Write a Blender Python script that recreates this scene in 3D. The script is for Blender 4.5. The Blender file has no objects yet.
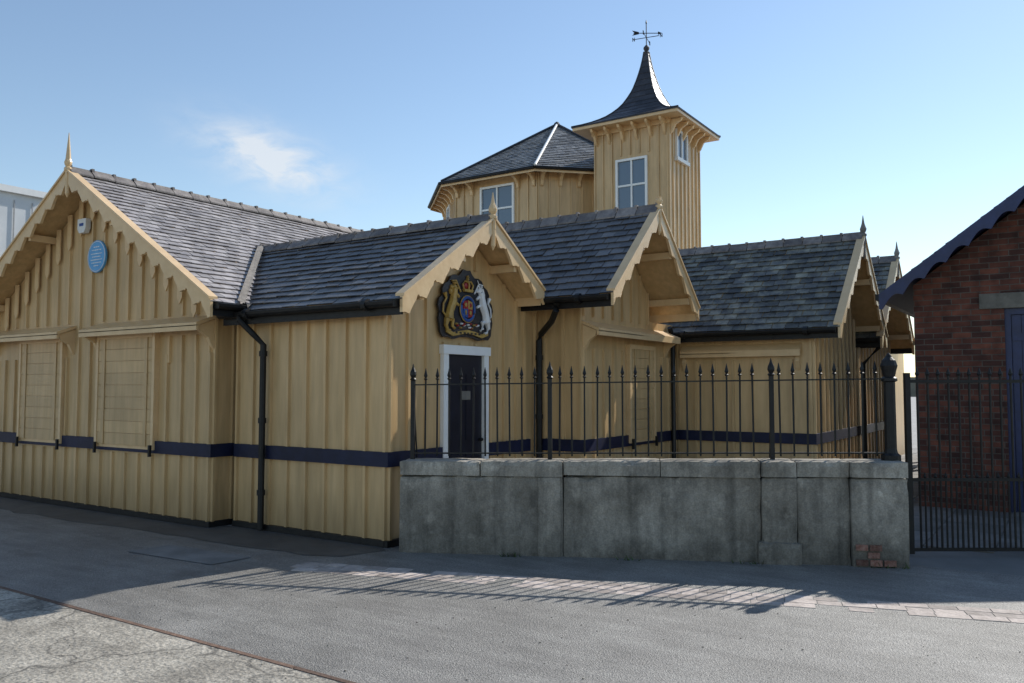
import bpy, bmesh, math, random
from mathutils import Vector, Matrix
random.seed(7)
SC=bpy.context.scene
A=math.radians(33.8); PITCH=math.radians(3.17)
SUN_AZ=math.radians(13.2); SUN_EL=math.radians(37.5)

# ------------------------------------------------------------ materials
MATS={}
def mat(name,c1,c2,scale=5,rough=.6,bump=.1,stretch=(1,1,1),var=0.0,spec=.5,bscale=None,big=.25,metal=0,ramp=(.35,.65),rv=0,kind=None):
    m=bpy.data.materials.new(name); m.use_nodes=True
    nt=m.node_tree; N=nt.nodes; Lk=nt.links
    b=N['Principled BSDF']
    tc=N.new('ShaderNodeTexCoord'); mp=N.new('ShaderNodeMapping'); mp.inputs['Scale'].default_value=stretch
    Lk.new(tc.outputs['Object'],mp.inputs['Vector'])
    n=N.new('ShaderNodeTexNoise'); n.inputs['Scale'].default_value=scale; n.inputs['Detail'].default_value=8; n.inputs['Roughness'].default_value=.6
    Lk.new(mp.outputs[0],n.inputs['Vector'])
    r=N.new('ShaderNodeValToRGB'); r.color_ramp.elements[0].position=ramp[0]; r.color_ramp.elements[1].position=ramp[1]
    r.color_ramp.elements[0].color=(*c1,1); r.color_ramp.elements[1].color=(*c2,1)
    Lk.new(n.outputs['Fac'],r.inputs[0])
    col=r.outputs[0]
    def mulby(col,sock):
        mx=N.new('ShaderNodeMix'); mx.data_type='RGBA'; mx.blend_type='MULTIPLY'; mx.inputs[0].default_value=1
        Lk.new(col,mx.inputs[6]); Lk.new(sock,mx.inputs[7]); return mx.outputs[2]
    def maprange(sock,a,b2,c,d):
        q=N.new('ShaderNodeMapRange'); q.inputs[1].default_value=a;q.inputs[2].default_value=b2;q.inputs[3].default_value=c;q.inputs[4].default_value=d
        Lk.new(sock,q.inputs[0]); return q.outputs[0]
    if big:
        n2=N.new('ShaderNodeTexNoise'); n2.inputs['Scale'].default_value=.9; n2.inputs['Detail'].default_value=5
        Lk.new(tc.outputs['Object'],n2.inputs['Vector'])
        col=mulby(col,maprange(n2.outputs['Fac'],.3,.7,1-big,1+big*.5))
    if var:
        at=N.new('ShaderNodeAttribute'); at.attribute_name='var'
        col=mulby(col,maprange(at.outputs['Fac'],0,1,1-var,1+var))
    Lk.new(col,b.inputs['Base Color'])
    b.inputs['Roughness'].default_value=rough
    if rv: Lk.new(maprange(n.outputs['Fac'],.3,.7,rough-rv,rough+rv),b.inputs['Roughness'])
    b.inputs['Specular IOR Level'].default_value=spec
    b.inputs['Metallic'].default_value=metal
    if bump:
        n3=N.new('ShaderNodeTexNoise'); n3.inputs['Scale'].default_value=bscale or scale*3; n3.inputs['Detail'].default_value=6
        Lk.new(mp.outputs[0],n3.inputs['Vector'])
        bp=N.new('ShaderNodeBump'); bp.inputs['Strength'].default_value=bump; bp.inputs['Distance'].default_value=.02
        Lk.new(n3.outputs['Fac'],bp.inputs['Height']); Lk.new(bp.outputs[0],b.inputs['Normal'])
    MATS[name]=m
    return m,nt,b,col,mulby,maprange,tc,mp

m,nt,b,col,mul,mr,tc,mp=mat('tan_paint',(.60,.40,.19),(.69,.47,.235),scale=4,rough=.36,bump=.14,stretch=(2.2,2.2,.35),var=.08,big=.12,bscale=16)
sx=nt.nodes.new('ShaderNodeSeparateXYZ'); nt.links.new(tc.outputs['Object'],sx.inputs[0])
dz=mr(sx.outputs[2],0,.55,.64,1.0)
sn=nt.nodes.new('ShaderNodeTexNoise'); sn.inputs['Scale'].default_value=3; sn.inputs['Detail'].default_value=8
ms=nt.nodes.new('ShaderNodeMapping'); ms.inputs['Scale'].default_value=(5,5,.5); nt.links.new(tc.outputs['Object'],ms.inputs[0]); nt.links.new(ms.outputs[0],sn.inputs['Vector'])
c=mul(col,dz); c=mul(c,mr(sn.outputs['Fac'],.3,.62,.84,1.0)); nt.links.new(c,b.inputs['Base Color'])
mat('tan_trim',(.70,.48,.25),(.78,.55,.30),scale=6,rough=.34,bump=.10,big=.10)
mat('navy_paint',(.007,.010,.034),(.012,.017,.055),scale=8,rough=.5,bump=.05,spec=.35)
mat('door_paint',(.007,.008,.018),(.012,.014,.028),scale=8,rough=.35,bump=.03)
mat('blue_paint',(.014,.022,.075),(.020,.032,.11),scale=8,rough=.45,bump=.05)
mat('black_iron',(.007,.007,.008),(.015,.015,.015),scale=14,rough=.5,bump=.1,big=.1,spec=.35)
mat('white_paint',(.82,.82,.80),(.88,.88,.86),scale=6,rough=.45,bump=.03,big=.03)
mat('slate',(.075,.071,.074),(.135,.13,.128),scale=6,rough=.40,bump=.3,var=.42,big=.25,rv=.1)
mat('slate_left',(.29,.265,.26),(.42,.39,.38),scale=6,rough=.5,bump=.25,var=.22,big=.15,rv=.1)
mat('slate_grey',(.15,.15,.148),(.24,.24,.235),scale=6,rough=.45,bump=.25,var=.32,big=.2,rv=.1)
mat('slate_mossy',(.085,.084,.078),(.28,.265,.20),scale=5,rough=.5,bump=.35,var=.55,big=.3,ramp=(.42,.7))
mat('lead',(.03,.031,.04),(.06,.06,.07),scale=5,rough=.45,bump=.1,var=.25)
mat('lead_light',(.34,.34,.35),(.45,.45,.45),scale=8,rough=.5,bump=.1)
mat('valley_mortar',(.26,.22,.18),(.40,.35,.29),scale=14,rough=.8,bump=.4)
mat('ridge_tile',(.14,.12,.115),(.27,.24,.22),scale=9,rough=.6,bump=.2,var=.3)
mat('grey_wood',(.20,.19,.17),(.32,.29,.26),scale=9,rough=.7,bump=.2,stretch=(1,1,.3))
mat('gold',(.36,.22,.05),(.55,.36,.09),scale=14,rough=.4,bump=.2)
mat('arms_black',(.008,.008,.012),(.02,.02,.028),scale=10,rough=.35,bump=.1)
mat('arms_red',(.28,.015,.015),(.38,.03,.02),scale=10,rough=.4,bump=.1)
mat('arms_blue',(.02,.07,.28),(.03,.10,.34),scale=10,rough=.4,bump=.1)
mat('arms_white',(.72,.73,.75),(.85,.85,.85),scale=10,rough=.4,bump=.1)
mat('plaque_blue',(.09,.34,.66),(.12,.40,.70),scale=10,rough=.35,bump=.02,big=.05)
mat('plastic_white',(.75,.75,.72),(.8,.8,.78),scale=10,rough=.4,bump=0,big=.0)
mat('stone_lintel',(.13,.12,.10),(.22,.20,.17),scale=7,rough=.8,bump=.3)
mat('sett',(.34,.29,.255),(.50,.43,.385),scale=9,rough=.8,bump=.5,var=.3)
mat('rust',(.11,.065,.045),(.19,.12,.085),scale=20,rough=.8,bump=.4,var=.2)
mat('brick_single',(.20,.09,.065),(.34,.20,.16),scale=25,rough=.9,bump=.6,var=.4)
mat('clad_white',(.62,.64,.65),(.70,.72,.73),scale=2,rough=.5,bump=.02,big=.05)
mat('far_land',(.16,.15,.12),(.22,.2,.15),scale=.3,rough=.9,bump=.1)
mat('ground_tarmac',(.15,.148,.14),(.20,.198,.19),scale=1.5,rough=.7,bump=.3,bscale=60,spec=.8)
mat('paving',(.16,.155,.145),(.24,.23,.215),scale=3,rough=.8,bump=.3,bscale=40,var=.18)
mat('tar_patch',(.065,.063,.059),(.105,.102,.095),scale=4,rough=.6,bump=.6,bscale=110,spec=.8)

def asphalt(name,k):
    m,nt,b,col,mul,mr,tc,mp=mat(name,(.130*k,.124*k,.113*k),(.19*k,.182*k,.167*k),scale=1.7,rough=.54,bump=.7,bscale=120,big=.16,spec=1.0)
    v=nt.nodes.new('ShaderNodeTexNoise'); v.inputs['Scale'].default_value=95; v.inputs['Detail'].default_value=4
    nt.links.new(tc.outputs['Object'],v.inputs['Vector'])
    c=mul(col,mr(v.outputs['Fac'],.33,.67,.55,1.45)); 
    v2=nt.nodes.new('ShaderNodeTexNoise'); v2.inputs['Scale'].default_value=6; v2.inputs['Detail'].default_value=8
    mp2=nt.nodes.new('ShaderNodeMapping'); mp2.inputs['Scale'].default_value=(.25,1.3,1); nt.links.new(tc.outputs['Object'],mp2.inputs[0]); nt.links.new(mp2.outputs[0],v2.inputs['Vector'])
    c=mul(c,mr(v2.outputs['Fac'],.35,.65,.84,1.14))
    v3=nt.nodes.new('ShaderNodeTexNoise'); v3.inputs['Scale'].default_value=2.3; v3.inputs['Detail'].default_value=3
    nt.links.new(tc.outputs['Object'],v3.inputs['Vector'])
    c=mul(c,mr(v3.outputs['Fac'],.60,.70,1.0,.80))
    nt.links.new(c,b.inputs['Base Color'])
asphalt('asphalt',1.25)

m,nt,b,col,mul,mr,tc,mp=mat('old_concrete',(.29,.262,.215),(.43,.395,.33),scale=2.6,rough=.7,bump=.7,bscale=40,big=.2,spec=.7)
dn=nt.nodes.new('ShaderNodeTexNoise'); dn.inputs['Scale'].default_value=2.5; dn.inputs['Detail'].default_value=8
nt.links.new(tc.outputs['Object'],dn.inputs['Vector'])
vm=nt.nodes.new('ShaderNodeVectorMath'); vm.operation='MULTIPLY_ADD'; vm.inputs[1].default_value=(.9,.9,.0)
nt.links.new(dn.outputs['Color'],vm.inputs[0]); nt.links.new(tc.outputs['Object'],vm.inputs[2])
vo=nt.nodes.new('ShaderNodeTexVoronoi'); vo.feature='DISTANCE_TO_EDGE'; vo.inputs['Scale'].default_value=.9
nt.links.new(vm.outputs[0],vo.inputs['Vector'])
c=mul(col,mr(vo.outputs['Distance'],.0,.02,.38,1.0))
sp=nt.nodes.new('ShaderNodeTexNoise'); sp.inputs['Scale'].default_value=55; sp.inputs['Detail'].default_value=4; nt.links.new(tc.outputs['Object'],sp.inputs['Vector'])
c=mul(c,mr(sp.outputs['Fac'],.33,.67,.55,1.4))
pt=nt.nodes.new('ShaderNodeTexNoise'); pt.inputs['Scale'].default_value=4; pt.inputs['Detail'].default_value=9; nt.links.new(tc.outputs['Object'],pt.inputs['Vector'])
c=mul(c,mr(pt.outputs['Fac'],.5,.60,1.0,.86)); nt.links.new(c,b.inputs['Base Color'])

def render_mat(name,k):
    m,nt,b,col,mul,mr,tc,mp=mat(name,(.19*k,.172*k,.142*k),(.29*k,.268*k,.228*k),scale=1.8,rough=.92,bump=.6,bscale=22,big=.3)
    st=nt.nodes.new('ShaderNodeTexNoise'); st.inputs['Scale'].default_value=4; st.inputs['Detail'].default_value=10; st.inputs['Roughness'].default_value=.75
    mp3=nt.nodes.new('ShaderNodeMapping'); mp3.inputs['Scale'].default_value=(1.3,1.3,.7); nt.links.new(tc.outputs['Object'],mp3.inputs[0]); nt.links.new(mp3.outputs[0],st.inputs['Vector'])
    c=mul(col,mr(st.outputs['Fac'],.38,.62,.66,1.22))
    s2=nt.nodes.new('ShaderNodeTexNoise'); s2.inputs['Scale'].default_value=8; s2.inputs['Detail'].default_value=5; nt.links.new(tc.outputs['Object'],s2.inputs['Vector'])
    c=mul(c,mr(s2.outputs['Fac'],.60,.68,1.0,1.3))
    dr=nt.nodes.new('ShaderNodeTexNoise'); dr.inputs['Scale'].default_value=2; dr.inputs['Detail'].default_value=6
    md=nt.nodes.new('ShaderNodeMapping'); md.inputs['Scale'].default_value=(5,5,.35); nt.links.new(tc.outputs['Object'],md.inputs[0]); nt.links.new(md.outputs[0],dr.inputs['Vector'])
    c=mul(c,mr(dr.outputs['Fac'],.52,.68,1.0,.68))
    sx=nt.nodes.new('ShaderNodeSeparateXYZ'); nt.links.new(tc.outputs['Object'],sx.inputs[0])
    c=mul(c,mr(sx.outputs[2],0,.35,.62,1.0))
    sp=nt.nodes.new('ShaderNodeTexNoise'); sp.inputs['Scale'].default_value=70; nt.links.new(tc.outputs['Object'],sp.inputs['Vector'])
    c=mul(c,mr(sp.outputs['Fac'],.33,.67,.84,1.14)); nt.links.new(c,b.inputs['Base Color'])
render_mat('wall_render',1.08); render_mat('wall_coping',1.35)

m=bpy.data.materials.new('brickwork'); m.use_nodes=True; MATS['brickwork']=m
nt=m.node_tree; N=nt.nodes; b=N['Principled BSDF']
tc=N.new('ShaderNodeTexCoord'); sx=N.new('ShaderNodeSeparateXYZ'); nt.links.new(tc.outputs['Object'],sx.inputs[0])
ad=N.new('ShaderNodeMath'); ad.operation='ADD'; nt.links.new(sx.outputs[0],ad.inputs[0]); nt.links.new(sx.outputs[1],ad.inputs[1])
cx=N.new('ShaderNodeCombineXYZ'); nt.links.new(ad.outputs[0],cx.inputs[0]); nt.links.new(sx.outputs[2],cx.inputs[1])
bt=N.new('ShaderNodeTexBrick'); nt.links.new(cx.outputs[0],bt.inputs['Vector'])
bt.inputs['Scale'].default_value=1; bt.inputs['Brick Width'].default_value=.225; bt.inputs['Row Height'].default_value=.075; bt.inputs['Mortar Size'].default_value=.006
bt.inputs['Color1'].default_value=(.07,.024,.017,1); bt.inputs['Color2'].default_value=(.22,.07,.04,1); bt.inputs['Mortar'].default_value=(.12,.095,.078,1); bt.inputs['Bias'].default_value=-.2
nz=N.new('ShaderNodeTexNoise'); nz.inputs['Scale'].default_value=7; nz.inputs['Detail'].default_value=7; nt.links.new(tc.outputs['Object'],nz.inputs['Vector'])
mr_=N.new('ShaderNodeMapRange'); mr_.inputs[1].default_value=.3; mr_.inputs[2].default_value=.7; mr_.inputs[3].default_value=.5; mr_.inputs[4].default_value=1.2; nt.links.new(nz.outputs['Fac'],mr_.inputs[0])
mx=N.new('ShaderNodeMix'); mx.data_type='RGBA'; mx.blend_type='MULTIPLY'; mx.inputs[0].default_value=1
nt.links.new(bt.outputs['Color'],mx.inputs[6]); nt.links.new(mr_.outputs[0],mx.inputs[7]); nt.links.new(mx.outputs[2],b.inputs['Base Color'])
bp=N.new('ShaderNodeBump'); bp.invert=True; bp.inputs['Strength'].default_value=.7; bp.inputs['Distance'].default_value=.01; nt.links.new(bt.outputs['Fac'],bp.inputs['Height']); nt.links.new(bp.outputs[0],b.inputs['Normal'])
b.inputs['Roughness'].default_value=.85
m=bpy.data.materials.new('window_glass'); m.use_nodes=True; MATS['window_glass']=m
b=m.node_tree.nodes['Principled BSDF']; b.inputs['Base Color'].default_value=(.10,.14,.19,1); b.inputs['Roughness'].default_value=.06; b.inputs['Specular IOR Level'].default_value=.9

# ------------------------------------------------------------ mesh builder
class MB:
    def __init__(s): s.v=[];s.f=[];s.m=[];s.a=[];s.mats=[];s.M=Matrix.Identity(4)
    def mi(s,n):
        if n not in s.mats: s.mats.append(n)
        return s.mats.index(n)
    def add(s,vs,fs,mt,var=None):
        o=len(s.v); s.v+=[s.M@Vector(p) for p in vs]
        k=s.mi(mt); var=random.random() if var is None else var
        for f in fs: s.f.append([o+i for i in f]); s.m.append(k); s.a.append(var)
    def box(s,a,b,mt,var=None):
        x0,y0,z0=a;x1,y1,z1=b
        s.add([(x0,y0,z0),(x1,y0,z0),(x1,y1,z0),(x0,y1,z0),(x0,y0,z1),(x1,y0,z1),(x1,y1,z1),(x0,y1,z1)],
              [(0,1,2,3),(4,5,6,7),(0,1,5,4),(1,2,6,5),(2,3,7,6),(3,0,4,7)],mt,var)
    def prism(s,pts,vec,mt,var=None):
        n=len(pts); vec=Vector(vec)
        vs=[Vector(p) for p in pts]+[Vector(p)+vec for p in pts]
        s.add(vs,[tuple(range(n)),tuple(range(n,2*n))]+[(i,(i+1)%n,n+(i+1)%n,n+i) for i in range(n)],mt,var)
    def strip(s,top,bot,vec,mt):
        n=len(top); vec=Vector(vec)
        vs=[Vector(p) for p in top]+[Vector(p) for p in bot]; vs+= [p+vec for p in vs]
        fs=[]
        for i in range(n-1):
            fs.append((i,i+1,n+i+1,n+i)); fs.append((2*n+i,2*n+i+1,3*n+i+1,3*n+i))
            fs.append((i,i+1,2*n+i+1,2*n+i)); fs.append((n+i,n+i+1,3*n+i+1,3*n+i))
        fs.append((0,n,3*n,2*n)); fs.append((n-1,2*n-1,4*n-1,3*n-1))
        s.add(vs,fs,mt)
    def tube(s,pts,r,mt,n=8,rs=None):
        pts=[Vector(p) for p in pts]; vs=[];fs=[]
        for i,p in enumerate(pts):
            d=(pts[min(i+1,len(pts)-1)]-pts[max(i-1,0)]).normalized()
            a=Vector((0,0,1)) if abs(d.z)<.9 else Vector((1,0,0))
            u=d.cross(a).normalized(); w=d.cross(u)
            rr=rs[i] if rs else r
            for k in range(n):
                t=2*math.pi*k/n; vs.append(p+u*math.cos(t)*rr+w*math.sin(t)*rr)
        for i in range(len(pts)-1):
            for k in range(n): fs.append((i*n+k,i*n+(k+1)%n,(i+1)*n+(k+1)%n,(i+1)*n+k))
        fs.append(tuple(range(n))); fs.append(tuple(range((len(pts)-1)*n,len(pts)*n)))
        s.add(vs,fs,mt)
    def lathe(s,o,prof,mt,n=12):
        o=Vector(o); s.tube([o+Vector((0,0,z)) for r,z in prof],0,mt,n,[max(r,.0008) for r,z in prof])
    def ball(s,c,rad,mt,n=10,m=6):
        vs=[];fs=[]
        for j in range(1,m):
            ph=math.pi*j/m
            for k in range(n):
                t=2*math.pi*k/n; vs.append((c[0]+rad[0]*math.sin(ph)*math.cos(t),c[1]+rad[1]*math.sin(ph)*math.sin(t),c[2]+rad[2]*math.cos(ph)))
        vs.append((c[0],c[1],c[2]+rad[2])); vs.append((c[0],c[1],c[2]-rad[2]))
        T=len(vs)-2
        for j in range(m-2):
            for k in range(n): fs.append((j*n+k,j*n+(k+1)%n,(j+1)*n+(k+1)%n,(j+1)*n+k))
        for k in range(n): fs.append((T,k,(k+1)%n)); fs.append((T+1,(m-2)*n+k,(m-2)*n+(k+1)%n))
        s.add(vs,fs,mt)
    def obj(s,name,parent=None,smooth=False,bevel=0):
        me=bpy.data.meshes.new(name); me.from_pydata([tuple(p) for p in s.v],[],s.f)
        for n in s.mats: me.materials.append(MATS[n])
        me.polygons.foreach_set('material_index',s.m)
        at=me.attributes.new('var','FLOAT','FACE'); at.data.foreach_set('value',s.a)
        bm=bmesh.new(); bm.from_mesh(me); bmesh.ops.recalc_face_normals(bm,faces=bm.faces); bm.to_mesh(me); bm.free()
        if smooth: 
            for p in me.polygons: p.use_smooth=True
        ob=bpy.data.objects.new(name,me); SC.collection.objects.link(ob)
        if parent: ob.parent=parent
        if bevel:
            q=ob.modifiers.new('b','BEVEL'); q.width=bevel; q.segments=2; q.limit_method='ANGLE'
        return ob
def empty(name):
    e=bpy.data.objects.new(name,None); SC.collection.objects.link(e); return e

def slates(mb,P0,U,V,lf,rf,vmax,rowh,sw,mt):
    P0=Vector(P0);U=Vector(U).normalized();V=Vector(V).normalized();Nn=U.cross(V)
    if Nn.z<0: Nn=-Nn
    k=0;v0=0
    while v0<vmax-.01:
        v1=min(v0+rowh*1.12,vmax); l0,r0,l1,r1=lf(v0),rf(v0),lf(v1),rf(v1)
        lo=min(l0,l1); hi=max(r0,r1)
        u=lo-(sw*.5 if k%2 else 0)-random.random()*.02
        while u<hi:
            g=.004; a=u+g;bb=u+sw*(1+random.uniform(-.03,.03))-g
            ub0=min(max(a,l0),r0);ub1=min(max(bb,l0),r0);ut0=min(max(a,l1),r1);ut1=min(max(bb,l1),r1)
            if ub1-ub0>.01 or ut1-ut0>.01:
                h=.018+random.uniform(0,.008); ht=.004; dv=random.uniform(-.008,.008)
                if random.random()<.02: dv-=.025
                pts=[P0+U*ub0+V*(v0+dv)+Nn*h,P0+U*ub1+V*(v0+dv)+Nn*(h+random.uniform(-.004,.004)),P0+U*ut1+V*v1+Nn*ht,P0+U*ut0+V*v1+Nn*ht]
                lowp=[pts[0]-Nn*.010,pts[1]-Nn*.010,pts[2]-Nn*.004,pts[3]-Nn*.004]
                mb.add(pts+lowp,[(0,1,2,3),(0,1,5,4),(1,2,6,5),(3,0,4,7)],mt)
            u+=sw
        v0+=rowh;k+=1

BT=.032
def battens(mb,F,u0,u1,topf,excl=(),z0=0,sp=.28,w=.045,first=None):
    n=max(1,round((u1-u0)/sp)); 
    for i in range(n+1):
        u=u0+(u1-u0)*i/n; a=u-w/2;bq=u+w/2
        if i==0: a=u;bq=u+w
        if i==n: a=u-w;bq=u
        zt=min(topf(a),topf(bq))
        segs=[(z0,zt)]
        for (e0,e1,ez0,ez1) in excl:
            if bq>e0 and a<e1:
                ns=[]
                for (s0,s1) in segs:
                    if ez0>s0: ns.append((s0,min(s1,ez0)))
                    if ez1<s1: ns.append((max(s0,ez1),s1))
                segs=[q for q in ns if q[1]-q[0]>.02]
        for s0,s1 in segs:
            t=BT+random.uniform(-.003,.003)
            P=[F(a,0,s0),F(bq,0,s0),F(bq-.006,t,s0),F(a+.006,t,s0)]
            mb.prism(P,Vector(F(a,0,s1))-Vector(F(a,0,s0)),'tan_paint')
def band(mb,F,u0,u1,z0=.80,z1=.95):
    mb.prism([F(u0,0,z0),F(u1,0,z0),F(u1,.040,z0),F(u0,.040,z0)],Vector(F(0,0,z1))-Vector(F(0,0,z0)),'navy_paint')
def plinth(mb,F,u0,u1):
    mb.prism([F(u0,0,0),F(u1,0,0),F(u1,.045,0),F(u0,.045,0)],Vector((0,0,.07)),'black_iron')

def bargeboard(mb,tip,y,ez,rz,sgn,drop=.13,wave=.055,pitch=.26,th=.035):
    top=[];bot=[]; n=max(24,int(tip/ .02)); slope=(rz-ez)/tip
    for i in range(n+1):
        x=tip*i/n; zt=rz-slope*x+.015
        t=x/pitch*math.pi
        d=drop+wave*(1-abs(math.cos(t)))*1.5 - (.03 if abs(math.cos(t))>.985 else 0)
        top.append((sgn*x,y,zt)); bot.append((sgn*x,y,zt-d-.02))
    mb.strip(top,bot,(0,-th,0),'tan_trim')
    mb.prism([(0,y+.06,rz+.045),(sgn*tip,y+.06,ez+.045),(sgn*tip,y+.06,ez+.018),(0,y+.06,rz+.018)],(0,-.06-th-.02,0),'tan_trim')

def finial(mb,x,y,z,h,mt='tan_trim'):
    mb.lathe((x,y,z-.12),[(.035,0),(.035,.1),(.05,.12),(.05,.15),(.03,.17),(.045,.2),(.05,.23),(.035,.27),(.022,.12+h*.6),(.004,.12+h)],mt,8)
    mb.lathe((x,y,z-.36),[(.004,0),(.03,.05),(.03,.24)],mt,8)

def hood(mb,F,u0,u1,z,proj=.26):
    mb.prism([F(u0,.0,z),F(u0,proj,z-.10),F(u0,proj,z-.14),F(u0,0,z-.04)],Vector(F(u1,0,0))-Vector(F(u0,0,0)),'tan_trim')
    mb.prism([F(u0,proj-.03,z-.13),F(u0,proj,z-.13),F(u0,proj,z-.19),F(u0,proj-.03,z-.19)],Vector(F(u1,0,0))-Vector(F(u0,0,0)),'tan_trim')
    for u in (u0+.02,u1-.08):
        pts=[F(u,.0,z-.05),F(u,proj-.04,z-.13),F(u,proj-.06,z-.19),F(u,.08,z-.26),F(u,.03,z-.36),F(u,0,z-.4)]
        mb.prism(pts,Vector(F(.055,0,0))-Vector(F(0,0,0)),'tan_trim')
def shutter(mb,F,u0,u1,z0,z1):
    def bx(a,b,c,d,o0,o1,mt='tan_paint'):
        mb.prism([F(a,o0,c),F(b,o0,c),F(b,o1,c),F(a,o1,c)],Vector((0,0,d-c)),mt)
    bx(u0-.05,u1+.05,z0-.04,z1+.04,.0,.041,'tan_trim')
    n=9
    for i in range(n):
        c=z0+(z1-z0)*i/n; d=z0+(z1-z0)*(i+1)/n-.006
        bx(u0+.002,u1-.002,c,d,.043,.058+random.uniform(0,.003))
    bx(u0-.05,u0,z0-.04,z1+.04,.043,.07,'tan_trim'); bx(u1,u1+.05,z0-.04,z1+.04,.043,.07,'tan_trim')
    bx(u0,u1,z1-.02,z1+.04,.063,.075,'tan_trim')
    bx(u0+.10,u0+.16,z0+.0,z1-.02,.063,.072,'tan_paint'); bx(u1-.16,u1-.10,z0+.0,z1-.02,.063,.072,'tan_paint')
    for u in (u0-.02,u1+.0):
        bx(u,u+.035,z0-.12,z0+.02,.072,.10,'black_iron')

def pipe(mb,pts,r=.035):
    mb.tube(pts,r,'black_iron',10)

def wing(mb,M,hw,tip,ez,rz,oh,length,smt='slate',gex=(),frex=(),rowh=.14,sw=.19,batt=('g','l','r'),fin=.34,finmt='tan_trim',bands=True,gutters=(-1,1),barge=(-1,1),tipR=None,valley=None):
    mb.M=M; slope=(rz-ez)/tip
    th=.07
    tipR=tipR or tip
    def top(x): return rz-slope*abs(x)-th*1.25-.004
    hR=min(hw,tipR)
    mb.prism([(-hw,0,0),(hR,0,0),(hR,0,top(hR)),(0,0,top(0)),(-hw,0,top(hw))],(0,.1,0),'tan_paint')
    for sgn in (-1,1):
        tp=tip if sgn<0 else tipR; ezz=rz-slope*tp
        x0=sgn*hw; x1=sgn*(hw-.1)
        Lg=length
        P=[(sgn*tp,-oh,ezz),(0,-oh,rz),(0,-oh,rz-th),(sgn*tp,-oh,ezz-th)]
        if valley and sgn<0:
            l0,l1=valley; Lg=l0
            Q=[(sgn*tp,l0,ezz),(0,l1,rz),(0,l1,rz-th),(sgn*tp,l0,ezz-th)]
            mb.add(P+Q,[(0,1,2,3),(4,5,6,7),(0,1,5,4),(1,2,6,5),(2,3,7,6),(3,0,4,7)],'tan_paint',.5)
        else: mb.prism(P,(0,length+oh,0),'tan_paint',.5)
        if tp>=hw: mb.box((min(x0,x1),.1,0),(max(x0,x1),Lg,top(hw)),'tan_paint',.5)
        mb.box((min(sgn*(tp-.02),sgn*(tp+.005)),-oh+.001,ezz-.16),(max(sgn*(tp-.02),sgn*(tp+.005)),Lg,ezz-.01),'black_iron' if sgn in gutters else 'tan_trim')
        V=Vector((-sgn*tp,0,rz-ezz)); vl=V.length
        rf=(lambda v:l0+.05+oh+.03+(l1-l0)*v/vl) if (valley and sgn<0) else (lambda v:length+oh+.03)
        slates(mb,(sgn*(tp+.03),-oh-.03,ezz-.02+.0),(0,1,0),V,lambda v:0,rf,vl+.03,rowh,sw,smt)
        if sgn in gutters:
            gy0=-oh+.02; xx=sgn*(tp+.055)
            pts=[]
            for k in range(7):
                t=math.pi+math.pi*k/6; pts.append((xx+.055*math.cos(t),gy0,ezz-.03+.06*math.sin(t)))
            for k in range(6,-1,-1):
                t=math.pi+math.pi*k/6; pts.append((xx+.047*math.cos(t),gy0,ezz-.026+.05*math.sin(t)))
            mb.prism(pts,(0,Lg-gy0,0),'black_iron')
            mb.box((xx-.05,gy0-.006,ezz-.09),(xx+.05,gy0,ezz-.02),'black_iron')
            y=gy0+.4
            while y<Lg: 
                mb.tube([(xx,y-.03,ezz-.05),(xx,y+.03,ezz-.05)],.061,'black_iron',10); y+=1.8
        if sgn in barge: bargeboard(mb,tp+.03,-oh-.003,ezz,rz,sgn)
        for fx in (.33,.80):
            x=sgn*tip*fx; z=rz-slope*abs(x)-th*1.3
            if abs(x)<tp: mb.box((x-.03,-oh+.002,z-.1),(x+.03,-.001,z-.01),'tan_trim')
    mb.box((-.03,-oh+.002,rz-th*1.4-.14),(.03,-.001,rz-th*1.4-.02),'tan_trim')
    y=-oh-.02; yend=valley[1] if valley else length
    while y<yend:
        l=.30; q=random.uniform(-.006,.006)
        w=.10;h=w*slope
        P=[(-w,y,rz-h+.035+q),(0,y,rz+.05+q),(w,y,rz-h+.035+q),(w,y,rz-h+.055+q),(.025,y,rz+.062+q),(.018,y,rz+.085+q),(-.018,y,rz+.085+q),(-.025,y,rz+.062+q),(-w,y,rz-h+.055+q)]
        mb.prism(P,(0,l-.012,0),'ridge_tile')
        mb.box((-.03,y,rz+.05+q),(.03,y+.035,rz+.102+q),'ridge_tile')
        y+=l
    G=lambda u,o,z:(u,-o,z)
    Lf=lambda u,o,z:(-hw-o,u,z)
    Rf=lambda u,o,z:(hw+o,u,z)
    if 'g' in batt:
        battens(mb,G,-hw,hR,top,gex)
        if bands:
            edges=[(-hw-.040,hw+.040)]
            for e in gex:
                if e[2]<.1: edges=[(-hw-.040,e[0]),(e[1],hw+.040)]
            for e in edges: band(mb,G,*e)
            plinth(mb,G,-hw-.046,edges[0][1]) if len(edges)==1 else [plinth(mb,G,*e) for e in edges]
    ztop=top(hw)
    for key,Fn in (('l',Lf),('r',Rf)):
        if key in batt:
            LL=valley[0] if (valley and key=='l') else length
            battens(mb,Fn,.0,LL,lambda u:ztop-.002,frex if key=='l' else ())
            if bands: band(mb,Fn,-.0,LL); plinth(mb,Fn,0,LL)
    if fin: finial(mb,0,-oh-.025,rz+.02,fin,finmt)
    return G,Lf,Rf

def Rz(x,y,ang): return Matrix.Translation((x,y,0))@Matrix.Rotation(ang,4,'Z')
H90=math.pi/2

BLD=empty('wooden_harbour_building')

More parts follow.
